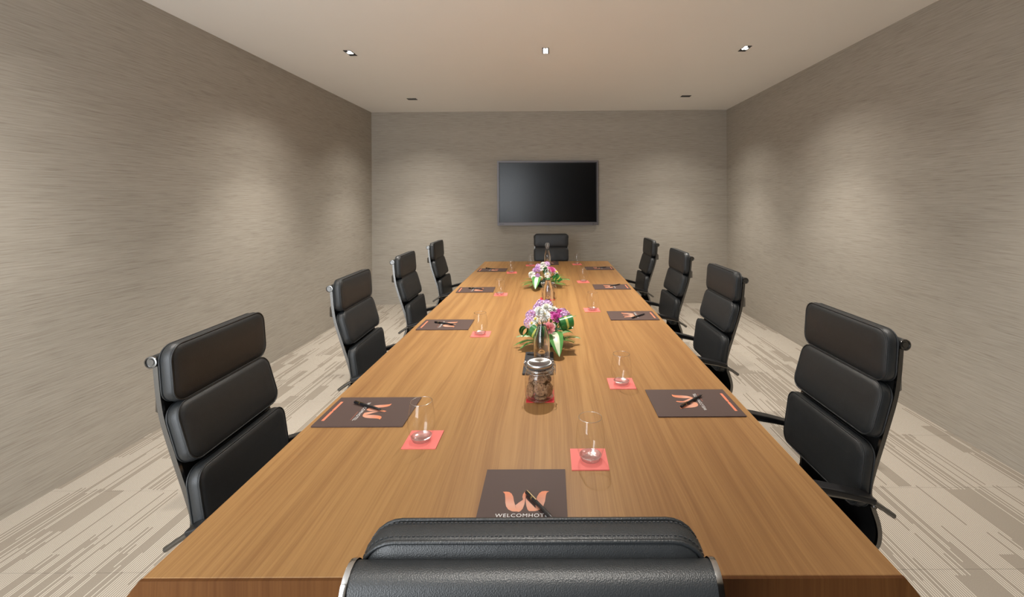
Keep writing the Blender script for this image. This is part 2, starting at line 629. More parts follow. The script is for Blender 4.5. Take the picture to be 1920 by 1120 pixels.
downlight(-1.72, 1.7, .062, .135, 2, 3, 'added rectangular downlight above the nearest left chair, out of view', P_WALL*.7, lit=[(1, 0), (1, 1)], tilt=(0, 7), **wl)  # unseen side pair, added to brighten the near walls
downlight(1.66, 1.7, .062, .135, 2, 3, 'added rectangular downlight above the nearest right chair, out of view', P_WALL*.7, lit=[(0, 0), (0, 1)], tilt=(0, -7), **wl)
downlight(-1.72, .3, .062, .135, 2, 3, 'added rectangular downlight left of the camera, out of view', P_REAR, lit=[(1, 0), (1, 1)], **wl)  # unseen rear pair, added as fill for the near end
downlight(1.66, .3, .062, .135, 2, 3, 'added rectangular downlight right of the camera, out of view', P_REAR, lit=[(0, 0), (0, 1)], **wl)

downlight(-.04, .15, .055, .14, 2, 2, 'added square downlight lightening the nearest chair, out of view', P_MID*.7, spot=46)  # unseen lamp added to lighten the near chair's leather


# ------------------------------------------------------------------ television
tv = thing('television', 'black wall-mounted television with thin grey frame, switched off', 'television', (-.043, YF, 1.585))
tw, th_ = 1.435, .918
g = G()
g.box(-tw/2, tw/2, -.055, -.02, th_/2-.022, th_/2)
g.box(-tw/2, tw/2, -.055, -.02, -th_/2, -th_/2+.042)
g.box(-tw/2, -tw/2+.022, -.055, -.02, -th_/2+.042, th_/2-.022)
g.box(tw/2-.022, tw/2, -.055, -.02, -th_/2+.042, th_/2-.022)
fr = g.build('frame', M['bezel'], tv)
G().box(-tw/2+.022, tw/2-.022, -.05, -.025, -th_/2+.042, th_/2-.022).build('screen', M['screen'], tv)
g = G()
a, b, c, d = -tw/2+.022, tw/2-.022, -th_/2+.042, th_/2-.022
e = .012
g.box(a, b, -.0535, -.05, d-e, d).box(a, b, -.0535, -.05, c, c+e*.6).box(a, a+e, -.0535, -.05, c, d).box(b-e, b, -.0535, -.05, c, d)
g.build('inner_border', M['black'], tv)
G().box(-.45, .45, -.02, -.004, -.3, .3).build('back_housing', M['tvback'], tv)
G().box(-.25, .25, -.004, 0, -.2, .2).build('wall_bracket', M['steel'], tv)
G().lathe([(.0, .0), (.007, .0), (.007, .003), (0, .003)], 12).build('power_button', M['steel'], tv, loc=(tw/2-.075, -.0551, -th_/2+.021), rot=(PI/2, 0, 0))
for k in range(3):
    G().box(-.006, .006, -.0565, -.055, -.004, .004).build('front_port', M['black'], tv, loc=(-tw/2+.04+.02*k, 0, -th_/2+.02))


# ------------------------------------------------------------------ conference table
TX0, TX1, TY0, TY1, TZ = -.797, .680, .858, 5.30, .75
tab = thing('conference_table', 'long brown wooden conference table running down the middle of the room', 'table', ((TX0+TX1)/2, (TY0+TY1)/2, 0))
hx, hy = (TX1-TX0)/2, (TY1-TY0)/2
bevel(G().box(-hx, hx, -hy, hy, TZ-.05, TZ).build('tabletop', M['wood'], tab), .0015, 1)
# end board under the near edge, its sides curving outwards on the way down
for sy, nm in ((-1, 'end_board'), (1, 'end_board')):
    prof = [(0, .0), (.010, -.012), (.028, -.035), (.043, -.06), (.052, -.09)]
    v, f = [], []
    ya, yb = (-hy-.007, -hy-.0003) if sy < 0 else (hy+.0003, hy+.007)
    for (dx, dz) in prof:
        v += [(-hx-dx, ya, TZ-.0006+dz), (hx+dx, ya, TZ-.0006+dz), (hx+dx, yb, TZ-.0006+dz), (-hx-dx, yb, TZ-.0006+dz)]
    n = len(prof)
    for k in range(n-1):
        for j in range(4):
            j2 = (j+1) % 4
            f.append((4*k+j, 4*k+j2, 4*k+4+j2, 4*k+4+j))
    f += [(0, 1, 2, 3), (4*n-4, 4*n-3, 4*n-2, 4*n-1)]
    from_py(nm, v, f, M['wood_shaded'], tab)
for yy in (-1.25, 0, 1.25):
    p = bevel(G().box(-.22, .22, -.30, .30, 0, TZ-.05).build('pedestal', M['wood_shaded'], tab, loc=(0, yy, 0)), .01, 2)


# ------------------------------------------------------------------ office chairs
# side profile of the frame: y backwards is negative, the roll's axis at y = 0
RAIL = [(.004, 1.012), (.008, .96), (.014, .90), (.027, .83), (.063, .711), (.098, .60), (.110, .54), (.098, .49), (.082, .44),
        (.078, .40), (.088, .365), (.125, .342), (.20, .335), (.35, .345), (.50, .36), (.555, .36), (.58, .345)]
rail = [p for p in catmull([(0, a, b) for a, b in RAIL], 4)]
rail = [(p[1], p[2]) for p in rail]
def rail_at(z):
    for (a, b) in zip(rail, rail[1:]):
        if a[1] >= z >= b[1]:
            t = (a[1]-z)/(a[1]-b[1])
            dy, dz = b[0]-a[0], b[1]-a[1]
            return a[0]+(b[0]-a[0])*t, math.atan2(dy, -dz)
    return rail[-1][0], 0

def rrect(w, h, r, n=6):
    out = []
    for cx, cz, a0 in ((w/2-r, h/2-r, 0), (-w/2+r, h/2-r, PI/2), (-w/2+r, -h/2+r, PI), (w/2-r, -h/2+r, 1.5*PI)):
        for k in range(n+1):
            a = a0+PI/2*k/n
            out.append((cx+r*math.cos(a), cz+r*math.sin(a)))
    return out

def pad_geo(w, h, t, r, crown=.006):
    """cushion in the xz plane, thickness along y"""
    g = G()
    rings = []
    lay = [(.06, -t/2-crown), (.022, -t/2-crown*.55), (.006, -t/2), (.0012, -t/2+.006), (0, -t/4), (-.002, 0), (0, t/4), (.0012, t/2-.006), (.006, t/2), (.022, t/2+crown*.55), (.06, t/2+crown)]
    for ins, y in lay:
        ring = [(x, y, z) for x, z in rrect(w-2*ins, h-2*ins, max(.004, r-ins*.7))]
        rings.append(ring)
        g.v += ring
    n = len(rings[0])
    for k in range(len(rings)-1):
        for j in range(n):
            j2 = (j+1) % n
            g.f.append((k*n+j, k*n+j2, (k+1)*n+j2, (k+1)*n+j))
    g.f.append(tuple(range(n)))
    g.f.append(tuple((len(rings)-1)*n+j for j in reversed(range(n))))
    g.i = [0]*len(g.f)
    return g

def add_pad(root, name, w, h, t, r, loc, rot, stitched=False):
    p = pad_geo(w, h, t, r).build(name, M['leather'], root, True, loc, rot)
    for s in (-1, 1):
        q = [(x, s*(t/2-.0025), z) for x, z in rrect(w-.003, h-.003, r)]
        G().tube(q, .0026, 6, closed=True).build('piping', M['leather'], p, True)
    if stitched:
        g = G()
        for s in (-1, 1):
            line = rrect(w+.0012, h+.0012, r, 10)
            # walk round the outline, a stitch every 5 mm
            pts = [Vector((x, 0, z)) for x, z in line]
            for a, b in zip(pts, pts[1:]+pts[:1]):
                L = (b-a).length
                if L < 1e-5:
                    continue
                m_ = max(1, int(L/.0055))
                for k in range(m_):
                    c0, c1 = a.lerp(b, (k+.2)/m_), a.lerp(b, (k+.8)/m_)
                    yy = s*(t/2-.0095)
                    g.tube([(c0.x, yy, c0.z), (c1.x, yy, c1.z)], .0008, 4)
        st = g.build('stitching', M['thread'], p)
        st['kind'] = 'stuff'
    return p

PADW = .435
def make_chair(roll_r=.0165, stitched=False):
    root = thing('office_chair', 'x', 'chair', (0, 0, 0), 0, 'office chairs around the table')
    for s in (-1, 1):
        autosmooth(G().sweep(rail, s*.208-.005, s*.208+.005, .014).build('side_rail', M['chrome'], root))
    # sling between the rails
    sl = [p for p in rail]
    autosmooth(G().sweep([(y+.004, z) for y, z in sl], -.203, .203, .006).build('sling', M['mesh'], root), 50)
    # roll over the top of the back with polished end caps
    n = 20
    G().tube([(-.217, 0, 1.015), (.217, 0, 1.015)], roll_r, n).build('top_roll', M['leather'], root, True)
    autosmooth(root.children[-1])
    for s in (-1, 1):
        c = G().lathe([(0, 0), (roll_r*.55, 0), (roll_r*.60, -.002), (roll_r*.86, -.002), (roll_r*.9, .0015), (roll_r*1.08, .001), (roll_r*1.10, -.002), (roll_r*1.08, -.006)], n)
        autosmooth(c.build('end_cap', M['steel' if stitched else 'chrome'], root, True, (s*.222, 0, 1.015), (0, s*PI/2, 0)))
    # three soft pads on the back
    T = .040
    for (z0, z1, nm) in ((.884, 1.055, 'head_pad'), (.696, .877, 'back_pad'), (.478, .689, 'lumbar_pad')):
        zc = (z0+z1)/2
        ya, _ = rail_at(z1-.02)
        yb, _ = rail_at(z0+.02) if z0 > .5 else rail_at(.53)
        if z1 > 1.05:
            ya = .004
        ang = math.atan2(yb-ya, (z1-z0)-.04)
        off = T/2+.011
        yc = (ya+yb)/2+off*math.cos(ang)
        if nm == 'lumbar_pad':
            ang *= .75
        add_pad(root, nm, PADW, (z1-z0), T, .042, (0, yc, zc+off*math.sin(ang)), (ang, 0, 0), stitched)
    # stretcher bar bowed out behind the back
    zz = .885
    yb_, _ = rail_at(zz)
    pts = catmull([(-.206, yb_-.006, zz), (-.17, yb_-.032, zz), (0, yb_-.042, zz), (.17, yb_-.032, zz), (.206, yb_-.006, zz)], 4)
    g = G()
    for a in pts:
        g.v += [(a[0], a[1]-.004, zz-.024), (a[0], a[1]+.004, zz-.024), (a[0], a[1]+.004, zz+.024), (a[0], a[1]-.004, zz+.024)]
    for k in range(len(pts)-1):
        for j in range(4):
            j2 = (j+1) % 4
            g.f.append((4*k+j, 4*k+j2, 4*k+4+j2, 4*k+4+j))
    m_ = 4*len(pts)
    g.f += [(0, 1, 2, 3), (m_-4, m_-3, m_-2, m_-1)]
    g.i = [0]*len(g.f)
    autosmooth(g.build('back_stretcher', M['chrome'], root))
    # seat pads
    for (y0, y1, nm) in ((.135, .36, 'seat_pad'), (.366, .575, 'seat_pad')):
        yc = (y0+y1)/2
        zc = .392+(yc-.2)*.05
        p = add_pad(root, nm, PADW, y1-y0, .05, .034, (0, yc, zc), (PI/2+.045, 0, 0))
    # armrests: bent aluminium bar that pokes out behind the rail, black pad on it
    for s in (-1, 1):
        x = s*.238
        bar = catmull([(x, .053, .484), (x, .095, .513), (x, .135, .533), (x, .25, .556), (x, .36, .575), (x, .42, .568), (x, .455, .53), (x, .46, .46), (s*.236, .45, .39), (s*.224, .44, .355)], 4)
        ar = autosmooth(G().tube(bar, .008, 10).build('arm', M['chrome'], root), 60)
        G().lathe([(0, .0), (.0042, 0), (.0048, .002), (0, .002)], 10).build('tube_plug', M['black'], ar, loc=(x, .0522, .4835), rot=(math.radians(60), 0, 0))
        g = G()
        path = catmull([(0, .122, .539), (0, .20, .561), (0, .30, .583), (0, .385, .592)], 5)
        g.sweep([(p[1], p[2]) for p in path], x-.021, x+.021, .018)
        bevel(g.build('arm_pad', M['black'], ar), .005, 2)
        autosmooth(ar.children[-1], 60)
        G().tube([(s*.222, .112, .512), (x, .112, .512)], .007, 8).build('arm_bracket', M['chrome'], root, True)
    # under-seat mechanism, column, five-star base with castors
    bevel(G().box(-.09, .09, .21, .43, .285, .325).build('tilt_mechanism', M['black'], root), .008, 2)
    autosmooth(G().lathe([(0, .13), (.026, .13), (.026, .21), (.018, .212), (.018, .29), (0, .29)], 18, c=(0, .32, 0)).build('gas_column', M['steel'], root))
    autosmooth(G().lathe([(0, .07), (.045, .07), (.045, .125), (.03, .14), (0, .14)], 20, c=(0, .32, 0)).build('base_hub', M['chrome'], root))
    for k in range(5):
        a = PI/2+2*PI*k/5+.3
        dx, dy = math.cos(a), math.sin(a)
        g = G().tube([(dx*.04, .32+dy*.04, .105), (dx*.18, .32+dy*.18, .095), (dx*.30, .32+dy*.30, .078)], .018, 8, rs=[.022, .018, .012])
        l = g.build('base_leg', M['chrome'], root, True)
        cs = autosmooth(G().lathe([(0, -.021), (.022, -.021), (.027, -.016), (.027, .016), (.022, .021), (0, .021)], 16).build('castor', M['rubber'], root, False,
                        (dx*.30, .32+dy*.30, .0275), (PI/2, 0, a+.8)))
        G().tube([(0, 0, 0), (0, .0, .05)], .006, 6).build('castor_stem', M['steel'], cs)
        cs.children[-1].matrix_local = Euler((PI/2, 0, a+.8)).to_matrix().inverted().to_4x4() @ Matrix.Translation((0, 0, .012))
    return root

proto = make_chair()
RIGHT, LEFT = PI/2, -PI/2                   # right row faces -x, left row faces +x
side_chairs = [
    (-1.162, 1.279, 'L', -1.5, 'black leather high-back office chair on the left, nearest to the camera'),
    (-1.178, 2.344, 'L', -1.8, 'black leather high-back office chair on the left, second from the camera'),
    (-1.203, 3.340, 'L', -1.8, 'black leather high-back office chair on the left, third from the camera'),
    (-1.225, 4.389, 'L', -1.0, 'black leather high-back office chair on the left, farthest from the camera'),
    (1.125, 1.403, 'R', 1.2, 'black leather high-back office chair on the right, nearest to the camera'),
    (1.112, 2.528, 'R', 1.3, 'black leather high-back office chair on the right, second from the camera'),
    (1.110, 3.481, 'R', .8, 'black leather high-back office chair on the right, third from the camera'),
    (1.101, 4.556, 'R', .3, 'black leather high-back office chair on the right, farthest from the camera'),
]
first = True
for x, y, sd, yaw, lab in side_chairs:
    o = proto if first else copy_tree(proto)
    first = False
    rz = (-PI/2-math.radians(yaw)) if sd == 'L' else (PI/2+math.radians(yaw))
    o.rotation_euler = (0, 0, rz)
    # the roll's near end sits at local (+-.224, 0)
    lx = .224 if sd == 'L' else -.224
    o.location = (x-lx*math.cos(rz), y-lx*math.sin(rz), 0)
    o['label'] = lab
far = copy_tree(proto)
far.rotation_euler = (0, 0, PI)
far.location = (0.0, 5.645, 0)
far['label'] = 'black leather office chair at the far head of the table below the television'
near = make_chair(.0245, True)
near.location = (-.024, .535, 0)
near['label'] = 'black leather office chair seen from behind at the near end of the table'


# ------------------------------------------------------------------ folders with printed emblem
LOGO = [
 [(-0.0528, 0.0563), (-0.0446, 0.057), (-0.0367, 0.0556), (-0.03, 0.0487), (-0.0253, 0.0369), (-0.0223, 0.0214), (-0.0191, 0.0107), (-0.0168, 0.0011), (-0.0147, -0.0062), (-0.0125, -0.0133), (-0.0184, -0.0133), (-0.0244, -0.0123), (-0.0337, -0.0062), (-0.0397, 0.0043), (-0.0427, 0.0171), (-0.0447, 0.0347), (-0.0471, 0.0483), (-0.0498, 0.0533)],
 [(-0.0179, 0.0075), (-0.0111, 0.016), (-0.0039, 0.0236), (0.0012, 0.0302), (0.0041, 0.0336), (0.0044, 0.0258), (0.0035, 0.0107), (0.0004, -0.0041), (-0.0038, -0.0113), (-0.008, -0.0148), (-0.0125, -0.0133), (-0.0147, -0.0062)],
 [(0.0032, 0.0587), (0.0081, 0.0533), (0.006, 0.046), (0.0052, 0.0347), (0.0034, 0.0325), (-0.001, 0.028), (-0.0029, 0.0369), (-0.0022, 0.0471)],
 [(0.0052, 0.0336), (0.0098, 0.0258), (0.0177, 0.0149), (0.0255, 0.0043), (0.0308, -0.0037), (0.0354, -0.0103), (0.0287, -0.0123), (0.0155, -0.0123), (0.0116, -0.0062), (0.0082, 0.0064), (0.0061, 0.0214)],
 [(0.0621, 0.0575), (0.0566, 0.0529), (0.0545, 0.0437), (0.0525, 0.0214), (0.0487, 0.0043), (0.042, -0.0062), (0.0354, -0.0103), (0.0308, -0.0037), (0.0298, 0.0128), (0.0304, 0.0258), (0.0333, 0.0392), (0.0378, 0.0506), (0.044, 0.0575), (0.0527, 0.0591)]]

def text_mesh(body, w, h, z):
    cu = bpy.data.curves.new('lettering', 'FONT')
    cu.body = body
    cu.resolution_u = 3
    cu.offset = .0
    cu.space_character = 1.12
    ob = bpy.data.objects.new('lettering', cu)
    COL.objects.link(ob)
    bpy.context.view_layer.update()
    me = bpy.data.meshes.new_from_object(ob.evaluated_get(bpy.context.evaluated_depsgraph_get()))
    bpy.data.objects.remove(ob)
    xs = [v.co.x for v in me.vertices]
    ys = [v.co.y for v in me.vertices]
    x0, x1, y0, y1 = min(xs), max(xs), min(ys), max(ys)
    for v in me.vertices:
        v.co = ((v.co.x-x0)/(x1-x0)*w-w/2, (v.co.y-y0)/(y1-y0)*h-h/2, z)
    me.materials.clear()
    return me

FT = .004
def make_folder():
    root = thing('folder', 'x', 'folder', (0, 0, TZ), 0, 'brown printed folders on the table')
    G().box(-.105, .105, -.1485, .1485, FT-.0012, FT).build('cover', M['folder'], root)
    G().box(-.104, .104, -.1475, .1475, 0, FT-.0012).build('paper_block', M['folder'], root)
    for sh in LOGO:
        n = len(sh)
        v = [(a, b, FT+.0003) for a, b in sh] + [(a, b, FT-.0002) for a, b in sh]
        f = [tuple(range(n)), tuple(reversed(range(n, 2*n)))] + [(k, (k+1) % n, (k+1) % n+n, k+n) for k in range(n)]
        o = from_py('emblem', v, f, M['logo'], root)
        bm = bmesh.new(); bm.from_mesh(o.data); bmesh.ops.triangulate(bm, faces=[q for q in bm.faces if len(q.verts) > 4]); bm.to_mesh(o.data); bm.free()
    link('lettering', text_mesh('WELCOMHOTEL', .131, .0112, FT+.0003), M['ink'], root, loc=(.0035, -.0262, 0))
    G().box(.006, .064, -.0395, -.0375, FT-.0002, FT+.0002).build('small_print', M['faint'], root)
    G().box(-.069, -.0035, -.133, -.124, FT-.0002, FT+.0003).build('print_strip', M['strip'], root)
    G().box(.0035, .069, -.133, -.124, FT-.0002, FT+.0003).build('print_strip', M['strip'], root)
    G().box(-.003, .003, -.131, -.126, FT-.0002, FT+.0003).build('print_strip', M['strip'], root)
    return root

fold = make_folder()
LZ, RZ = -PI/2, PI/2
folders = [
    (-.070, 1.045, 0, 'brown folder with orange emblem in front of the nearest chair', 'N'),
    (-.630, 1.531, LZ, 'brown folder at the left side by the nearest left chair', 'L1'),
    (-.619, 2.600, LZ, 'brown folder at the left side by the second left chair', 'L2'),
    (-.614, 3.612, LZ+.04, 'brown folder at the left side by the third left chair', 'L3'),
    (-.615, 4.640, LZ, 'brown folder at the left side by the farthest left chair', 'L4'),
    (.505, 1.587, RZ, 'brown folder at the right side by the nearest right chair', 'R1'),
    (.509, 2.786, RZ, 'brown folder at the right side by the second right chair', 'R2'),
    (.503, 3.710, RZ, 'brown folder at the right side by the third right chair', 'R3'),
    (.512, 4.728, RZ, 'brown folder at the right side by the farthest right chair', 'R4'),
    (-.019, 5.139, PI, 'brown folder at the far head of the table behind the bottles', 'F'),
]
for k, (x, y, rz, lab, key) in enumerate(folders):
    o = fold if k == 0 else copy_tree(fold)
    o.location = (x, y, TZ)
    o.rotation_euler = (0, 0, rz)
    o['label'] = lab


# ------------------------------------------------------------------ pens lying on the folders
def make_pen():
    root = thing('pen', 'x', 'pen', (0, 0, TZ), 0, 'black pens lying on the folders')
    r = .0048
    def part(name, prof, mat, n=14):
        return autosmooth(G().lathe(prof, n).build(name, mat, root, False, (0, 0, 0), (0, PI/2, 0)))
    part('barrel', [(0, -.045), (r*.92, -.045), (r, -.04), (r, .030), (0, .030)], M['pen'])
    part('grip', [(0, .030), (r*.96, .030), (r*.8, .052), (r*.42, .062), (0, .062)], M['pen'])
    part('tip', [(0, .062), (r*.36, .062), (.0008, .070), (0, .070)], M['gold'])
    part('cap_band', [(r*1.02, -.047), (r*1.04, -.044), (r*1.02, -.041)], M['gold'])
    part('cap', [(0, -.072), (r*.8, -.072), (r, -.069), (r, -.046), (0, -.046)], M['pen'])
    g = G().box(-.066, -.028, -.0012, .0012, .0052, .0064).box(-.069, -.063, -.0012, .0012, .003, .0064)
    g.build('clip', M['gold'], root)
    return root

pen = make_pen()
pens = [((-.064, 1.093), (-.007, 1.01), 'gold-trimmed black pen on the folder by the nearest chair'),
        ((-.708, 1.587), (-.577, 1.52), 'black pen on the nearest folder on the left'),
        ((-.695, 2.631), (-.556, 2.573), 'black pen on the second folder on the left'),
        ((-.681, 3.649), (-.555, 3.603), 'black pen on the third folder on the left'),
        ((-.699, 4.729), (-.565, 4.635), 'black pen on the farthest folder on the left'),
        ((.45, 1.54), (.582, 1.657), 'black pen on the nearest folder on the right'),
        ((.493, 2.706), (.622, 2.831), 'black pen on the second folder on the right'),
        ((.492, 3.702), (.589, 3.793), 'black pen on the third folder on the right'),
        ((.484, 4.696), (.614, 4.785), 'black pen on the farthest folder on the right')]
for k, ((x0, y0), (x1, y1), lab) in enumerate(pens):
    o = pen if k == 0 else copy_tree(pen)
    a = math.atan2(y1-y0, x1-x0)
    L = math.hypot(x1-x0, y1-y0)
    cx, cy = x0+(x1-x0)/L*.072, y0+(y1-y0)/L*.072
    o.location = (cx, cy, TZ+FT+.0052)
    o.rotation_euler = (0, 0, a)
    o['label'] = lab


# ------------------------------------------------------------------ glasses on square coasters
CT = .0025
def make_coaster(mat, size=.102):
    o = G().box(-size/2, size/2, -size/2, size/2, 0, CT).build('coaster', mat)
    return o

def make_glass():
    root = thing('drinking_glass', 'x', 'glass', (0, 0, TZ+CT), 0, 'drinking glasses on red coasters')
    prof = catmull([(0, .0265, .004), (0, .0320, .014), (0, .0385, .036), (0, .0405, .058), (0, .0385, .085), (0, .0345, .107), (0, .0325, .118)], 4)
    G().lathe([(p[1], p[2]) for p in prof], 32).build('bowl', M['glass'], root, True)
    G().tube([(.0322*math.cos(2*PI*k/32), .0322*math.sin(2*PI*k/32), .118) for k in range(32)], .0009, 6, closed=True).build('rim', M['base'], root, True)
    b = [(0, .0008), (.014, .0016), (.0225, .0), (.0262, .002), (.0292, .009), (.0312, .0135), (.0285, .0145), (.024, .0105), (.012, .0085), (0, .0082)]
    autosmooth(G().lathe(b, 32).build('thick_base', M['base'], root), 50)
    return root

glass0 = make_glass()
co0 = tag(make_coaster(M['coaster']), 'x', 'coaster', 'coral red coasters under the glasses')
places = [
    # glass x, y, coaster x, y, coaster turn, where
    (.108, 1.242, .104, 1.244, .0, 'nearest of all, right of the nearest folder'),
    (-.397, 1.345, -.393, 1.350, .0, 'nearest on the left side'),
    (-.388, 2.405, -.385, 2.413, .02, 'second on the left side'),
    (-.398, 3.425, -.392, 3.432, .05, 'third on the left side'),
    (-.403, 4.470, -.400, 4.475, .1, 'farthest on the left side'),
    (.276, 1.752, .276, 1.756, .0, 'nearest on the right side'),
    (.273, 2.930, .268, 2.935, .05, 'second on the right side'),
    (.287, 3.947, .284, 3.95, .1, 'third on the right side'),
    (.294, 5.030, .292, 5.03, .1, 'farthest on the right side'),
    (-.231, 4.967, -.234, 4.967, .1, 'left of the far bottle'),
]
for k, (x, y, cx, cy, cr, wh) in enumerate(places):
    o = glass0 if k == 0 else copy_tree(glass0)
    o.location = (x, y, TZ+CT)
    o.rotation_euler = (0, 0, .3*k)
    o['label'] = 'clear stemless drinking glass, ' + wh
    c = co0 if k == 0 else copy_tree(co0)
    c.location = (cx, cy, TZ)
    c.rotation_euler = (0, 0, cr)
    c['label'] = 'coral red square coaster under the glass ' + wh


# ------------------------------------------------------------------ cookie jars
def make_jar():
    root = thing('cookie_jar', 'x', 'jar', (0, 0, 0), 0, 'clip-top jars of cookies')
    prof = catmull([(0, .049, .003), (0, .0535, .010), (0, .0545, .03), (0, .0545, .065), (0, .0525, .080), (0, .047, .090), (0, .0445, .096), (0, .0455, .104)], 4)
    G().lathe([(p[1], p[2]) for p in prof], 36).build('jar_body', M['jarglass'], root, True)
    autosmooth(G().lathe([(0, 0), (.045, 0), (.0505, .004), (.0505, .0065), (.045, .0068), (0, .0062)], 36).build('jar_base', M['base'], root), 50)
    for z, r in ((.0945, .0462), (.088, .0495)):
        G().tube([(r*math.cos(2*PI*k/36), r*math.sin(2*PI*k/36), z) for k in range(36)], .0018, 6, closed=True).build('glass_ring', M['base'], root, True)
    autosmooth(G().lathe([(.040, .1035), (.047, .1035), (.047, .107), (.040, .107)], 36).build('gasket', M['gasket'], root))
    autosmooth(G().lathe([(0, .107), (.0465, .107), (.0478, .109), (.0478, .1135), (.046, .1165), (.040, .1175), (.0385, .1168), (0, .1168)], 48).build('lid', M['lid'], root))
    # wire bail: band round the neck, hinge loop on the left and clasp on the right
    g = G().tube([(.0485*math.cos(2*PI*k/36), .0485*math.sin(2*PI*k/36), .0985) for k in range(36)], .0013, 6, closed=True)
    band = g.build('wire_band', M['wire'], root, True)
    g = G().tube(catmull([(-.048, -.006, .098), (-.056, -.006, .108), (-.055, -.006, .117), (-.049, -.004, .1155), (-.049, .004, .1155), (-.055, .006, .117), (-.056, .006, .108), (-.048, .006, .098)], 4), .0012, 6)
    g.build('hinge_wire', M['wire'], root, True)
    g = G().tube(catmull([(.047, -.012, .116), (.055, -.013, .112), (.060, -.012, .095), (.058, -.011, .080), (.059, 0, .078), (.058, .011, .080), (.060, .012, .095), (.055, .013, .112), (.047, .012, .116)], 4), .0013, 6)
    g.build('clasp_wire', M['wire'], root, True)
    G().tube(catmull([(.049, -.008, .0985), (.056, -.008, .092), (.0575, 0, .088), (.056, .008, .092), (.049, .008, .0985)], 4), .0012, 6).build('clasp_wire', M['wire'], root, True)
    return root

def make_cookie():
    r, t = .0240, .0095
    g = G()
    prof = [(0, -t/2), (r*.7, -t/2), (r*.93, -t*.4), (r, -t*.05), (r*.94, t*.3), (r*.7, t*.48), (r*.35, t*.55), (0, t*.5)]
    g.lathe(prof, 18)
    rnd = random.Random(3)
    g.v = [(x*(1+rnd.uniform(-.035, .035)), y*(1+rnd.uniform(-.035, .035)), z+rnd.uniform(-.0006, .0006)) for x, y, z in g.v]
    o = g.build('cookie', M['cookie'], None, True)
    bm = bmesh.new(); bm.from_mesh(o.data); bmesh.ops.remove_doubles(bm, verts=bm.verts, dist=.0012); bm.to_mesh(o.data); bm.free()
    return o

JX, JY = -.045, 1.632
jar = make_jar()
jar.location = (JX, JY, TZ+CT)
jar.scale = (1, 1, 1.13)
jar['label'] = 'clear clip-top cookie jar with brushed steel lid, nearest the camera'
jar2 = copy_tree(jar)
jar2.scale = (.95, .95, 1.0)
jar2.location = (-.022, 3.275, TZ+CT)
jar2['label'] = 'clip-top cookie jar standing behind the second bottle'
c = copy_tree(co0); c.data = c.data.copy(); c.data.materials.clear(); c.data.materials.append(M['coaster_dark'])
c.location = (-.042, 1.647, TZ); c.rotation_euler = (0, 0, 0); c['label'] = 'deep red square coaster under the nearest cookie jar'; c['group'] = 'red coasters under the cookie jars'
c2 = copy_tree(c); c2.location = (-.03, 3.27, TZ); c2['label'] = 'red square coaster under the cookie jar behind the second bottle'
cookie = tag(make_cookie(), 'x', 'cookie')
# x, y, z, tilt about x, tilt about z : standing, leaning and lying cookies
CK = [(.004, -.031, .043, 1.32, .05), (.005, -.020, .0135, .06, 0), (-.034, -.017, .034, 1.42, -1.0), (.035, -.017, .035, 1.45, 1.0), (-.020, -.008, .046, 1.35, -.65),
      (.020, .004, .042, 1.3, .5), (-.022, .024, .034, 1.35, -.3), (.018, .030, .036, 1.4, .25), (-.026, .006, .076, .95, -1.3), (.006, -.010, .078, .75, .1), (.028, .006, .078, .9, 1.4),
      (.000, .024, .080, .6, .2)]
FRONT = ['brown cookie standing upright at the front middle of the nearest jar', 'brown cookie lying flat at the bottom front of the nearest jar',
         'brown cookie leaning on the left side of the nearest jar', 'brown cookie leaning on the right side of the nearest jar']
firstc = True
for (bx, by, cnt, lab, grp) in ((JX, JY, 12, 'brown cookie behind or above the front cookies in the nearest jar', 'cookies in the nearest jar'),
                                (-.022, 3.275, 8, 'brown baked cookie inside the jar behind the second bottle', 'cookies in the farther jar')):
    for i, (x, y, z, rx, rz) in enumerate(CK[:cnt]):
        o = cookie if firstc else cookie.copy()
        if not firstc:
            COL.objects.link(o)
        firstc = False
        o.location = (bx+x*(1 if cnt > 8 else .95), by+y*(1 if cnt > 8 else .95), TZ+CT+z)
        o.rotation_euler = (rx, 0, rz)
        o['label'] = FRONT[i] if cnt > 8 and i < len(FRONT) else lab
        o['group'] = grp


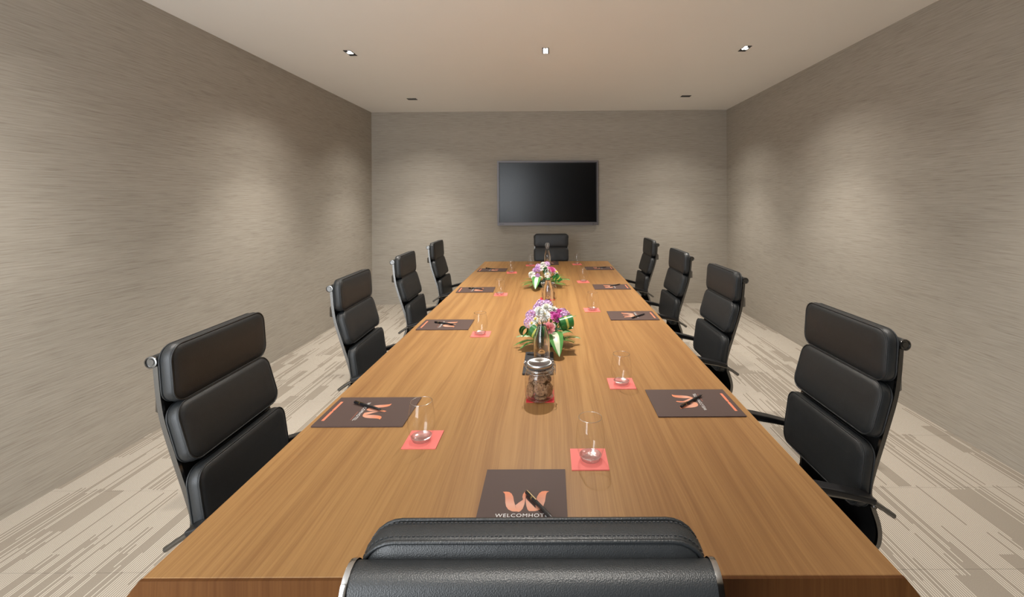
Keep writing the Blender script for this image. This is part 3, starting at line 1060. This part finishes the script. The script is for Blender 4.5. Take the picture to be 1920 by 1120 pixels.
# ------------------------------------------------------------------ swing-top water bottles and slate tray
def make_bottle():
    root = thing('water_bottle', 'x', 'bottle', (0, 0, 0), 0, 'swing-top water bottles along the middle of the table')
    P_ = [(.030, .002), (.0355, .006), (.0365, .020), (.0365, .085), (.0355, .105), (.031, .130), (.0235, .155), (.0165, .178), (.0135, .196), (.0128, .206)]
    prof = catmull([(0, a, b) for a, b in P_], 4)
    G().lathe([(p[1], p[2]) for p in prof], 32).build('bottle_glass', M['jarglass'], root, True)
    wp = [(0, .004), (.029, .004)] + [(p[1]-.0022, p[2]) for p in prof if .006 <= p[2] <= .172]
    wp += [(0, wp[-1][1])]
    autosmooth(G().lathe(wp, 32).build('water', M['water'], root), 50)
    autosmooth(G().lathe([(.0128, .2055), (.0155, .207), (.0162, .212), (.0155, .216), (.0128, .218), (.0105, .216)], 24).build('lip_ring', M['base'], root), 60)
    G().tube([(.0145*math.cos(2*PI*k/24), .0145*math.sin(2*PI*k/24), .2015) for k in range(24)], .0013, 6, closed=True).build('wire_collar', M['wire'], root, True)
    autosmooth(G().lathe([(0, .216), (.0115, .216), (.0125, .219), (.0120, .228), (.0095, .234), (.005, .237), (0, .2375)], 20).build('stopper', M['base'], root), 50)
    for s in (-1, 1):
        G().tube(catmull([(s*.0145, 0, .2015), (s*.0215, -.004, .206), (s*.0205, -.002, .222), (s*.0165, 0, .236), (s*.008, 0, .240), (0, 0, .2405)], 4), .0017, 6).build('bail_wire', M['wire'], root, True)
    g = G().tube(catmull([(-.0145, -.003, .2015), (-.016, -.012, .194), (-.010, -.0185, .188), (0, -.020, .187), (.010, -.0185, .188), (.016, -.012, .194), (.0145, -.003, .2015)], 4), .0012, 6)
    g.build('bail_wire', M['wire'], root, True)
    # pale printed emblem on the front of the glass: an arched crest with dots above
    g = G()
    def patch(u, z, su, sz):
        r = .0368
        a = -PI/2+u/r
        for da, dz in ((-su, -sz), (su, -sz), (su, sz), (-su, sz)):
            aa = a+da/r
            g.v.append((r*math.cos(aa), r*math.sin(aa), z+dz))
        n = len(g.v)
        g.f.append((n-4, n-3, n-2, n-1)); g.i.append(0)
    for k in range(9):
        a = PI*k/8
        patch(.0125*math.cos(a), .060+.011*math.sin(a), .0021, .0015)
    for k in range(7):
        patch(-.012+.004*k, .0555, .0016, .0012)
        if 0 < k < 6:
            patch(-.012+.004*k, .0605, .0012, .0016)
    for u, z in ((0, .079), (-.005, .083), (.004, .087)):
        patch(u, z, .0009, .0011)
    g.build('printed_emblem', M['label'], root)
    return root

bot = make_bottle()
tray = tag(bevel(G().box(-.066, .066, -.132, .132, 0, .008).build('slate_tray', M['slate']), .002, 1), 'dark slate tray under the nearest water bottle', 'tray')
tray.location = (-.057, 1.978, TZ)
bots = [(-.043, 1.955, TZ+.008, 'clear swing-top water bottle standing behind the nearest cookie jar'),
        (-.022, 3.065, TZ, 'clear swing-top water bottle between the two flower arrangements'),
        (-.042, 4.93, TZ, 'clear swing-top water bottle at the far end, in front of the far chair')]
for k, (x, y, z, lab) in enumerate(bots):
    o = bot if k == 0 else copy_tree(bot)
    o.location = (x, y, z)
    o.scale = (1, 1, 1.02 if k == 0 else 1.06)
    o['label'] = lab


# ------------------------------------------------------------------ flower arrangements
def petal(g, ang, L, w, lift, r0=.002, z0=0., curl=.0, mi=0):
    """one petal: narrow bent blade leaving the centre along ang"""
    c, s = math.cos(ang), math.sin(ang)
    n = len(g.v)
    for (t, ww) in ((0, .35), (.55, 1.), (1., .45)):
        rr = r0+L*t*math.cos(lift)
        zz = z0+L*t*math.sin(lift)+curl*L*t*t
        for sg in (-1, 1):
            off = sg*w/2*ww
            g.v.append((c*rr-s*off, s*rr+c*off, zz))
    g.f += [(n, n+1, n+3, n+2), (n+2, n+3, n+5, n+4)]
    g.i += [mi, mi]

def chrys_mesh(R, layers, per, w):
    g = G()
    rnd = random.Random(11)
    for l in range(layers):
        t = l/(layers-1)
        for k in range(per):
            petal(g, 2*PI*(k+.5*l)/per+rnd.uniform(-.1, .1), R*(1-.55*t), w, .1+1.1*t+rnd.uniform(-.1, .1), .002, .001*l, .05-.35*(1-t))
    return g

def sphere_cluster(R, n, per, L, w):
    """head of many small florets"""
    g = G()
    rnd = random.Random(5)
    for i in range(n):
        z = 1-1.25*(i+.5)/n
        a = i*2.39996
        d = Vector((math.sqrt(max(0, 1-z*z))*math.cos(a), math.sqrt(max(0, 1-z*z))*math.sin(a), z))
        q = d.to_track_quat('Z', 'Y').to_matrix()
        sub = G()
        for k in range(per):
            petal(sub, 2*PI*k/per+rnd.random()*.4, L, w, .45, .0006, 0, .0)
        b = len(g.v)
        o = d*R*rnd.uniform(.88, 1.05)
        g.v += [tuple(q @ Vector(v)+o) for v in sub.v]
        g.f += [tuple(b+x for x in f) for f in sub.f]
        g.i += [0]*len(sub.f)
    return g

def ruffled(R):
    """carnation or rose: nested cups of wavy petals"""
    g = G()
    rnd = random.Random(2)
    for l in range(5):
        r = R*(.25+.19*l)
        h0 = R*(.95-.14*l)
        cnt = 4+l
        for k in range(cnt):
            a0 = 2*PI*k/cnt+l*.7
            span = 2*PI/cnt*.75
            n0 = len(g.v)
            for i in range(5):
                a = a0+span*(i/4-.5)*1.6
                wob = 1+.12*math.sin(i*2.3+k)
                g.v.append((r*.55*math.cos(a), r*.55*math.sin(a), 0))
                g.v.append((r*.95*math.cos(a), r*.95*math.sin(a), h0*.62))
                g.v.append((r*1.18*wob*math.cos(a), r*1.18*wob*math.sin(a), h0*(1+.07*math.sin(i*3.+k))))
            for i in range(4):
                for j in range(2):
                    q = n0+3*i+j
                    g.f.append((q, q+3, q+4, q+1)); g.i.append(0)
    return g

def blade_mesh(L, W_, droop, cols=7, segs=12, stripe=None, cup=.15, z_up=.3):
    """broad strap leaf along +y; middle columns carry the stripe"""
    g = G()
    for k in range(segs+1):
        t = k/segs
        w = W_*math.sin(PI*min(1, .08+t*.92))**.75
        y = L*t
        z = L*(z_up*t-droop*t*t)
        for j in range(cols+1):
            u = j/cols*2-1
            g.v.append((u*w/2, y, z+cup*w*abs(u)**1.5))
    for k in range(segs):
        for j in range(cols):
            q = k*(cols+1)+j
            g.f.append((q, q+1, q+cols+2, q+cols+1))
            mid = abs(j-(cols-1)/2) <= (stripe or 0)
            g.i.append(1 if (stripe is not None and mid) else 0)
    return g

def loop_mesh(R, W_, turn=1.75*PI, cols=12, segs=28, spiral=.25):
    """leaf rolled into a loop: a band round the x axis, yellow along its middle"""
    g = G()
    for k in range(segs+1):
        t = k/segs
        a = -PI/2+turn*t
        r = R*(1-spiral*t)
        for j in range(cols+1):
            u = j/cols*2-1
            g.v.append((u*W_/2*(1-.25*(abs(t-.5)*2)**3), r*math.cos(a), R+r*math.sin(a)))
    for k in range(segs):
        for j in range(cols):
            q = k*(cols+1)+j
            g.f.append((q, q+1, q+cols+2, q+cols+1))
            g.i.append(1 if abs(j-(cols-1)/2) <= 1 else 0)
    return g

def fern_mesh(L, n, leaf, droop=.35):
    g = G()
    pts = [(0, L*t, L*(.35*t-droop*t*t)) for t in [k/10 for k in range(11)]]
    g.tube(pts, .0011, 5)
    for k in range(1, n):
        t = k/n
        y, z = L*t, L*(.35*t-droop*t*t)
        ll = leaf*(1-.65*t)
        for s in (-1, 1):
            b = len(g.v)
            g.v += [(0, y, z), (s*ll*.5, y+ll*.28+.003, z+.004), (s*ll, y+ll*.62, z-.002), (s*ll*.5, y+ll*.28-.0045, z+.002)]
            g.f.append((b, b+1, b+2, b+3)); g.i.append(0)
    return g

MESH = {}
def proto_mesh(key, g, mats, smooth=False):
    o = g.build(key, mats, None, smooth)
    MESH[key] = o.data
    bpy.data.objects.remove(o)
proto_mesh('white_mum', chrys_mesh(.030, 5, 16, .008), [M['white_petal']])
proto_mesh('small_mum', chrys_mesh(.017, 4, 12, .006), [M['white_petal']])
proto_mesh('lilac_head', sphere_cluster(.026, 34, 5, .0085, .0052), [M['lilac']])
proto_mesh('purple_head', sphere_cluster(.024, 30, 5, .0085, .0052), [M['purple']])
proto_mesh('carnation', ruffled(.026), [M['magenta']])
proto_mesh('rose', ruffled(.025), [M['pink']])
proto_mesh('rosebud', ruffled(.022), [M['hotpink']])
proto_mesh('loop', loop_mesh(.034, .062), [M['green'], M['lime']], True)
proto_mesh('broad', blade_mesh(.125, .062, .75, stripe=1.), [M['green2'], M['cream']], True)
proto_mesh('broad_dark', blade_mesh(.15, .06, .5), [M['green']], True)
proto_mesh('spear', blade_mesh(.12, .018, .35, cols=3), [M['green2']], True)
proto_mesh('fern', fern_mesh(.15, 18, .045), [M['green2']])
proto_mesh('centre', G().lathe([(0, .004), (.0045, .003), (.0058, 0), (.004, -.003), (0, -.003)], 10), [M['yellow']], True)
proto_mesh('bud', G().lathe([(0, .018), (.009, .014), (.015, .003), (.013, -.008), (.005, -.014), (0, -.014)], 14), [M['bud']], True)

def place(key, name, parent, loc, rot=(0, 0, 0), sc=1., centre=False):
    o = bpy.data.objects.new(name, MESH[key])
    COL.objects.link(o)
    o.parent = parent
    o.location = loc
    o.rotation_euler = rot
    o.scale = (sc, sc, sc)
    if centre:
        c_ = bpy.data.objects.new('flower_centre', MESH['centre'])
        COL.objects.link(c_)
        c_.parent = o
        c_.location = (0, 0, .009)
    return o

def stem(parent, p):
    b = (p[0]*.25, p[1]*.25, .03)
    return G().tube([b, (p[0]*.6, p[1]*.6, .03+(p[2]-.03)*.55), (p[0], p[1], p[2]-.004)], .002, 6).build('flower_stem', M['stem'], parent, True)

def tilt_out(x, y, amount=.9, toward=(0, -.35)):
    """euler that leans a bloom away from the arrangement's middle"""
    d = Vector((x*amount*7+toward[0], y*amount*7+toward[1], 1)).normalized()
    return d.to_track_quat('Z', 'Y').to_euler()

# --- the nearer arrangement
f1 = thing('flower_arrangement', 'low arrangement of white, lilac and pink flowers with looped striped leaves, nearer', 'flowers', (-.022, 2.25, TZ))
autosmooth(G().lathe([(0, 0), (.055, 0), (.062, .02), (.060, .034), (.05, .05), (.03, .062), (0, .066)], 20).build('foam_tray', M['foam'], f1))
for (k, nm, x, y, z, s) in (
        ('lilac_head', 'lilac_bloom', -.032, .075, .180, 1.0), ('lilac_head', 'lilac_bloom', .000, .085, .178, .95), ('lilac_head', 'lilac_bloom', -.05, .06, .165, .9),
        ('white_mum', 'white_bloom', -.004, .005, .180, 1.15), ('white_mum', 'white_bloom', -.040, -.025, .172, 1.1), ('white_mum', 'white_bloom', .030, .02, .166, 1.0), ('white_mum', 'white_bloom', -.01, -.06, .160, 1.0),
        ('carnation', 'carnation', .060, .01, .148, 1.0), ('carnation', 'carnation', .045, -.055, .142, .95), ('carnation', 'carnation', .030, -.02, .150, .7),
        ('lilac_head', 'lilac_bloom', .090, -.005, .140, 1.0), ('lilac_head', 'lilac_bloom', .078, .045, .145, .9),
        ('lilac_head', 'lilac_bloom', -.080, -.02, .150, 1.0), ('lilac_head', 'lilac_bloom', -.086, -.065, .128, 1.0), ('carnation', 'carnation', -.070, -.03, .158, .55),
        ('small_mum', 'white_bloom', -.072, -.095, .128, 1.0), ('small_mum', 'white_bloom', -.055, -.075, .142, 1.1), ('rose', 'rose', .008, -.145, .118, 1.05), ('small_mum', 'white_bloom', .028, -.12, .125, .9)):
    place(k, nm, f1, (x, y, z), tilt_out(x, y), s, centre=(k in ('white_mum', 'small_mum')))
    stem(f1, (x, y, z))
place('loop', 'leaf_loop', f1, (.103, -.095, .098), (.1, -.22, .18), 1.08)
place('loop', 'leaf_loop', f1, (-.062, -.125, .066), (.25, .45, -.5), .98)
place('loop', 'leaf_loop', f1, (-.118, -.07, .062), (.2, .5, 1.1), .72)
place('broad', 'broad_leaf', f1, (.036, -.105, .088), (-.06, .12, PI+.10), 1.12)
place('broad_dark', 'broad_leaf', f1, (-.02, .0, .06), (.05, 0, 1.9), .75)
place('broad_dark', 'broad_leaf', f1, (.02, .0, .06), (.1, 0, -1.5), .75)
place('broad_dark', 'broad_leaf', f1, (.0, -.05, .075), (.0, 0, PI+.9), .75)
for (x, y, z, a, sc, key, rx) in ((.03, -.05, .035, -1.95, 1.0, 'fern', 0), (.05, -.02, .03, -1.45, 1.05, 'fern', 0), (.03, .03, .03, -.9, 1., 'fern', 0), (-.03, -.04, .03, 1.95, 1.0, 'fern', 0), (-.04, 0, .03, 1.4, 1.05, 'fern', 0),
                      (-.05, -.06, .03, 2.25, 1.0, 'spear', -.1), (-.05, -.03, .025, 1.8, 1.15, 'spear', -.1), (.08, -.03, .10, -.95, .9, 'spear', .45), (.06, -.075, .10, -.5, .6, 'spear', .8), (.045, -.08, .10, -.15, .6, 'spear', .9)):
    place(key, 'fern_frond' if key == 'fern' else 'spear_leaf', f1, (x, y, z), (rx, 0, a), sc*(.74 if key == 'fern' else .9))
rnd = random.Random(21)
for k in range(7):
    p = (.03+.012*k+rnd.uniform(-.004, .004), .07+rnd.uniform(-.02, .02), .178-.006*k+rnd.uniform(-.006, .008))
    place('small_mum', 'filler_floret', f1, p, (0, 0, k), .22)
    stem(f1, p)

# --- the farther arrangement
f2 = thing('flower_arrangement', 'low arrangement of purple, white and rose pink flowers with pale broad leaf, farther', 'flowers', (-.059, 3.75, TZ))
autosmooth(G().lathe([(0, 0), (.055, 0), (.062, .02), (.060, .034), (.05, .05), (.03, .062), (0, .066)], 20).build('foam_tray', M['foam'], f2))
for (k, nm, x, y, z, s) in (
        ('purple_head', 'purple_bloom', -.056, .0, .142, 1.15), ('lilac_head', 'lilac_bloom', -.052, .045, .160, .95), ('lilac_head', 'lilac_bloom', -.082, .01, .135, .75),
        ('white_mum', 'white_bloom', -.010, .04, .182, 1.1), ('lilac_head', 'lilac_bloom', .022, .055, .178, .95), ('white_mum', 'white_bloom', -.022, .0, .152, 1.0), ('white_mum', 'white_bloom', .012, .02, .158, .8),
        ('rosebud', 'rosebud', .060, .0, .132, 1.6), ('small_mum', 'white_bloom', .096, -.01, .118, 1.5), ('small_mum', 'white_bloom', .028, -.07, .112, 1.5),
        ('white_mum', 'white_bloom', -.108, -.01, .108, 1.1), ('white_mum', 'white_bloom', -.088, -.05, .088, .9), ('purple_head', 'purple_bloom', -.055, -.055, .100, .8), ('bud', 'cream_bud', -.026, -.09, .085, 1.25)):
    place(k, nm, f2, (x, y, z), tilt_out(x, y), s, centre=(k in ('white_mum', 'small_mum')))
    stem(f2, (x, y, z))
place('loop', 'leaf_loop', f2, (.085, -.06, .058), (.1, .9, .4), .95)
place('broad', 'broad_leaf', f2, (-.055, -.085, .092), (-.05, 0, PI-.1), 1.15)
place('broad_dark', 'broad_leaf', f2, (.01, -.05, .075), (.1, 0, PI+.3), .8)
place('broad_dark', 'broad_leaf', f2, (.01, .02, .09), (1.0, 0, PI), .75)
place('broad_dark', 'broad_leaf', f2, (-.02, -.02, .07), (.2, 0, 2.1), .7)
place('broad_dark', 'broad_leaf', f2, (.03, .0, .06), (.3, 0, -1.5), .7)
place('broad_dark', 'broad_leaf', f2, (-.03, .0, .06), (.35, 0, 1.5), .7)
for (x, y, z, a, sc, key, rx) in ((.04, -.04, .03, -1.9, .95, 'fern', 0), (.05, 0, .035, -1.45, 1.1, 'fern', 0.1), (.03, .03, .03, -1., 1., 'fern', 0), (-.03, -.03, .03, 1.9, .95, 'fern', 0),
                      (-.05, -.06, .032, 2.0, 1.25, 'spear', .0), (-.05, -.03, .036, 1.7, 1.3, 'spear', .0), (-.05, .0, .045, 1.4, 1.15, 'spear', .1), (-.04, -.08, .035, 2.35, 1.0, 'spear', .0),
                      (.06, -.02, .05, -1.3, 1.15, 'spear', .25), (.06, .02, .05, -1.0, 1.1, 'spear', .3), (.05, -.06, .032, -2.1, 1.0, 'spear', 0.02)):
    place(key, 'fern_frond' if key == 'fern' else 'spear_leaf', f2, (x, y, z), (rx, 0, a), sc)
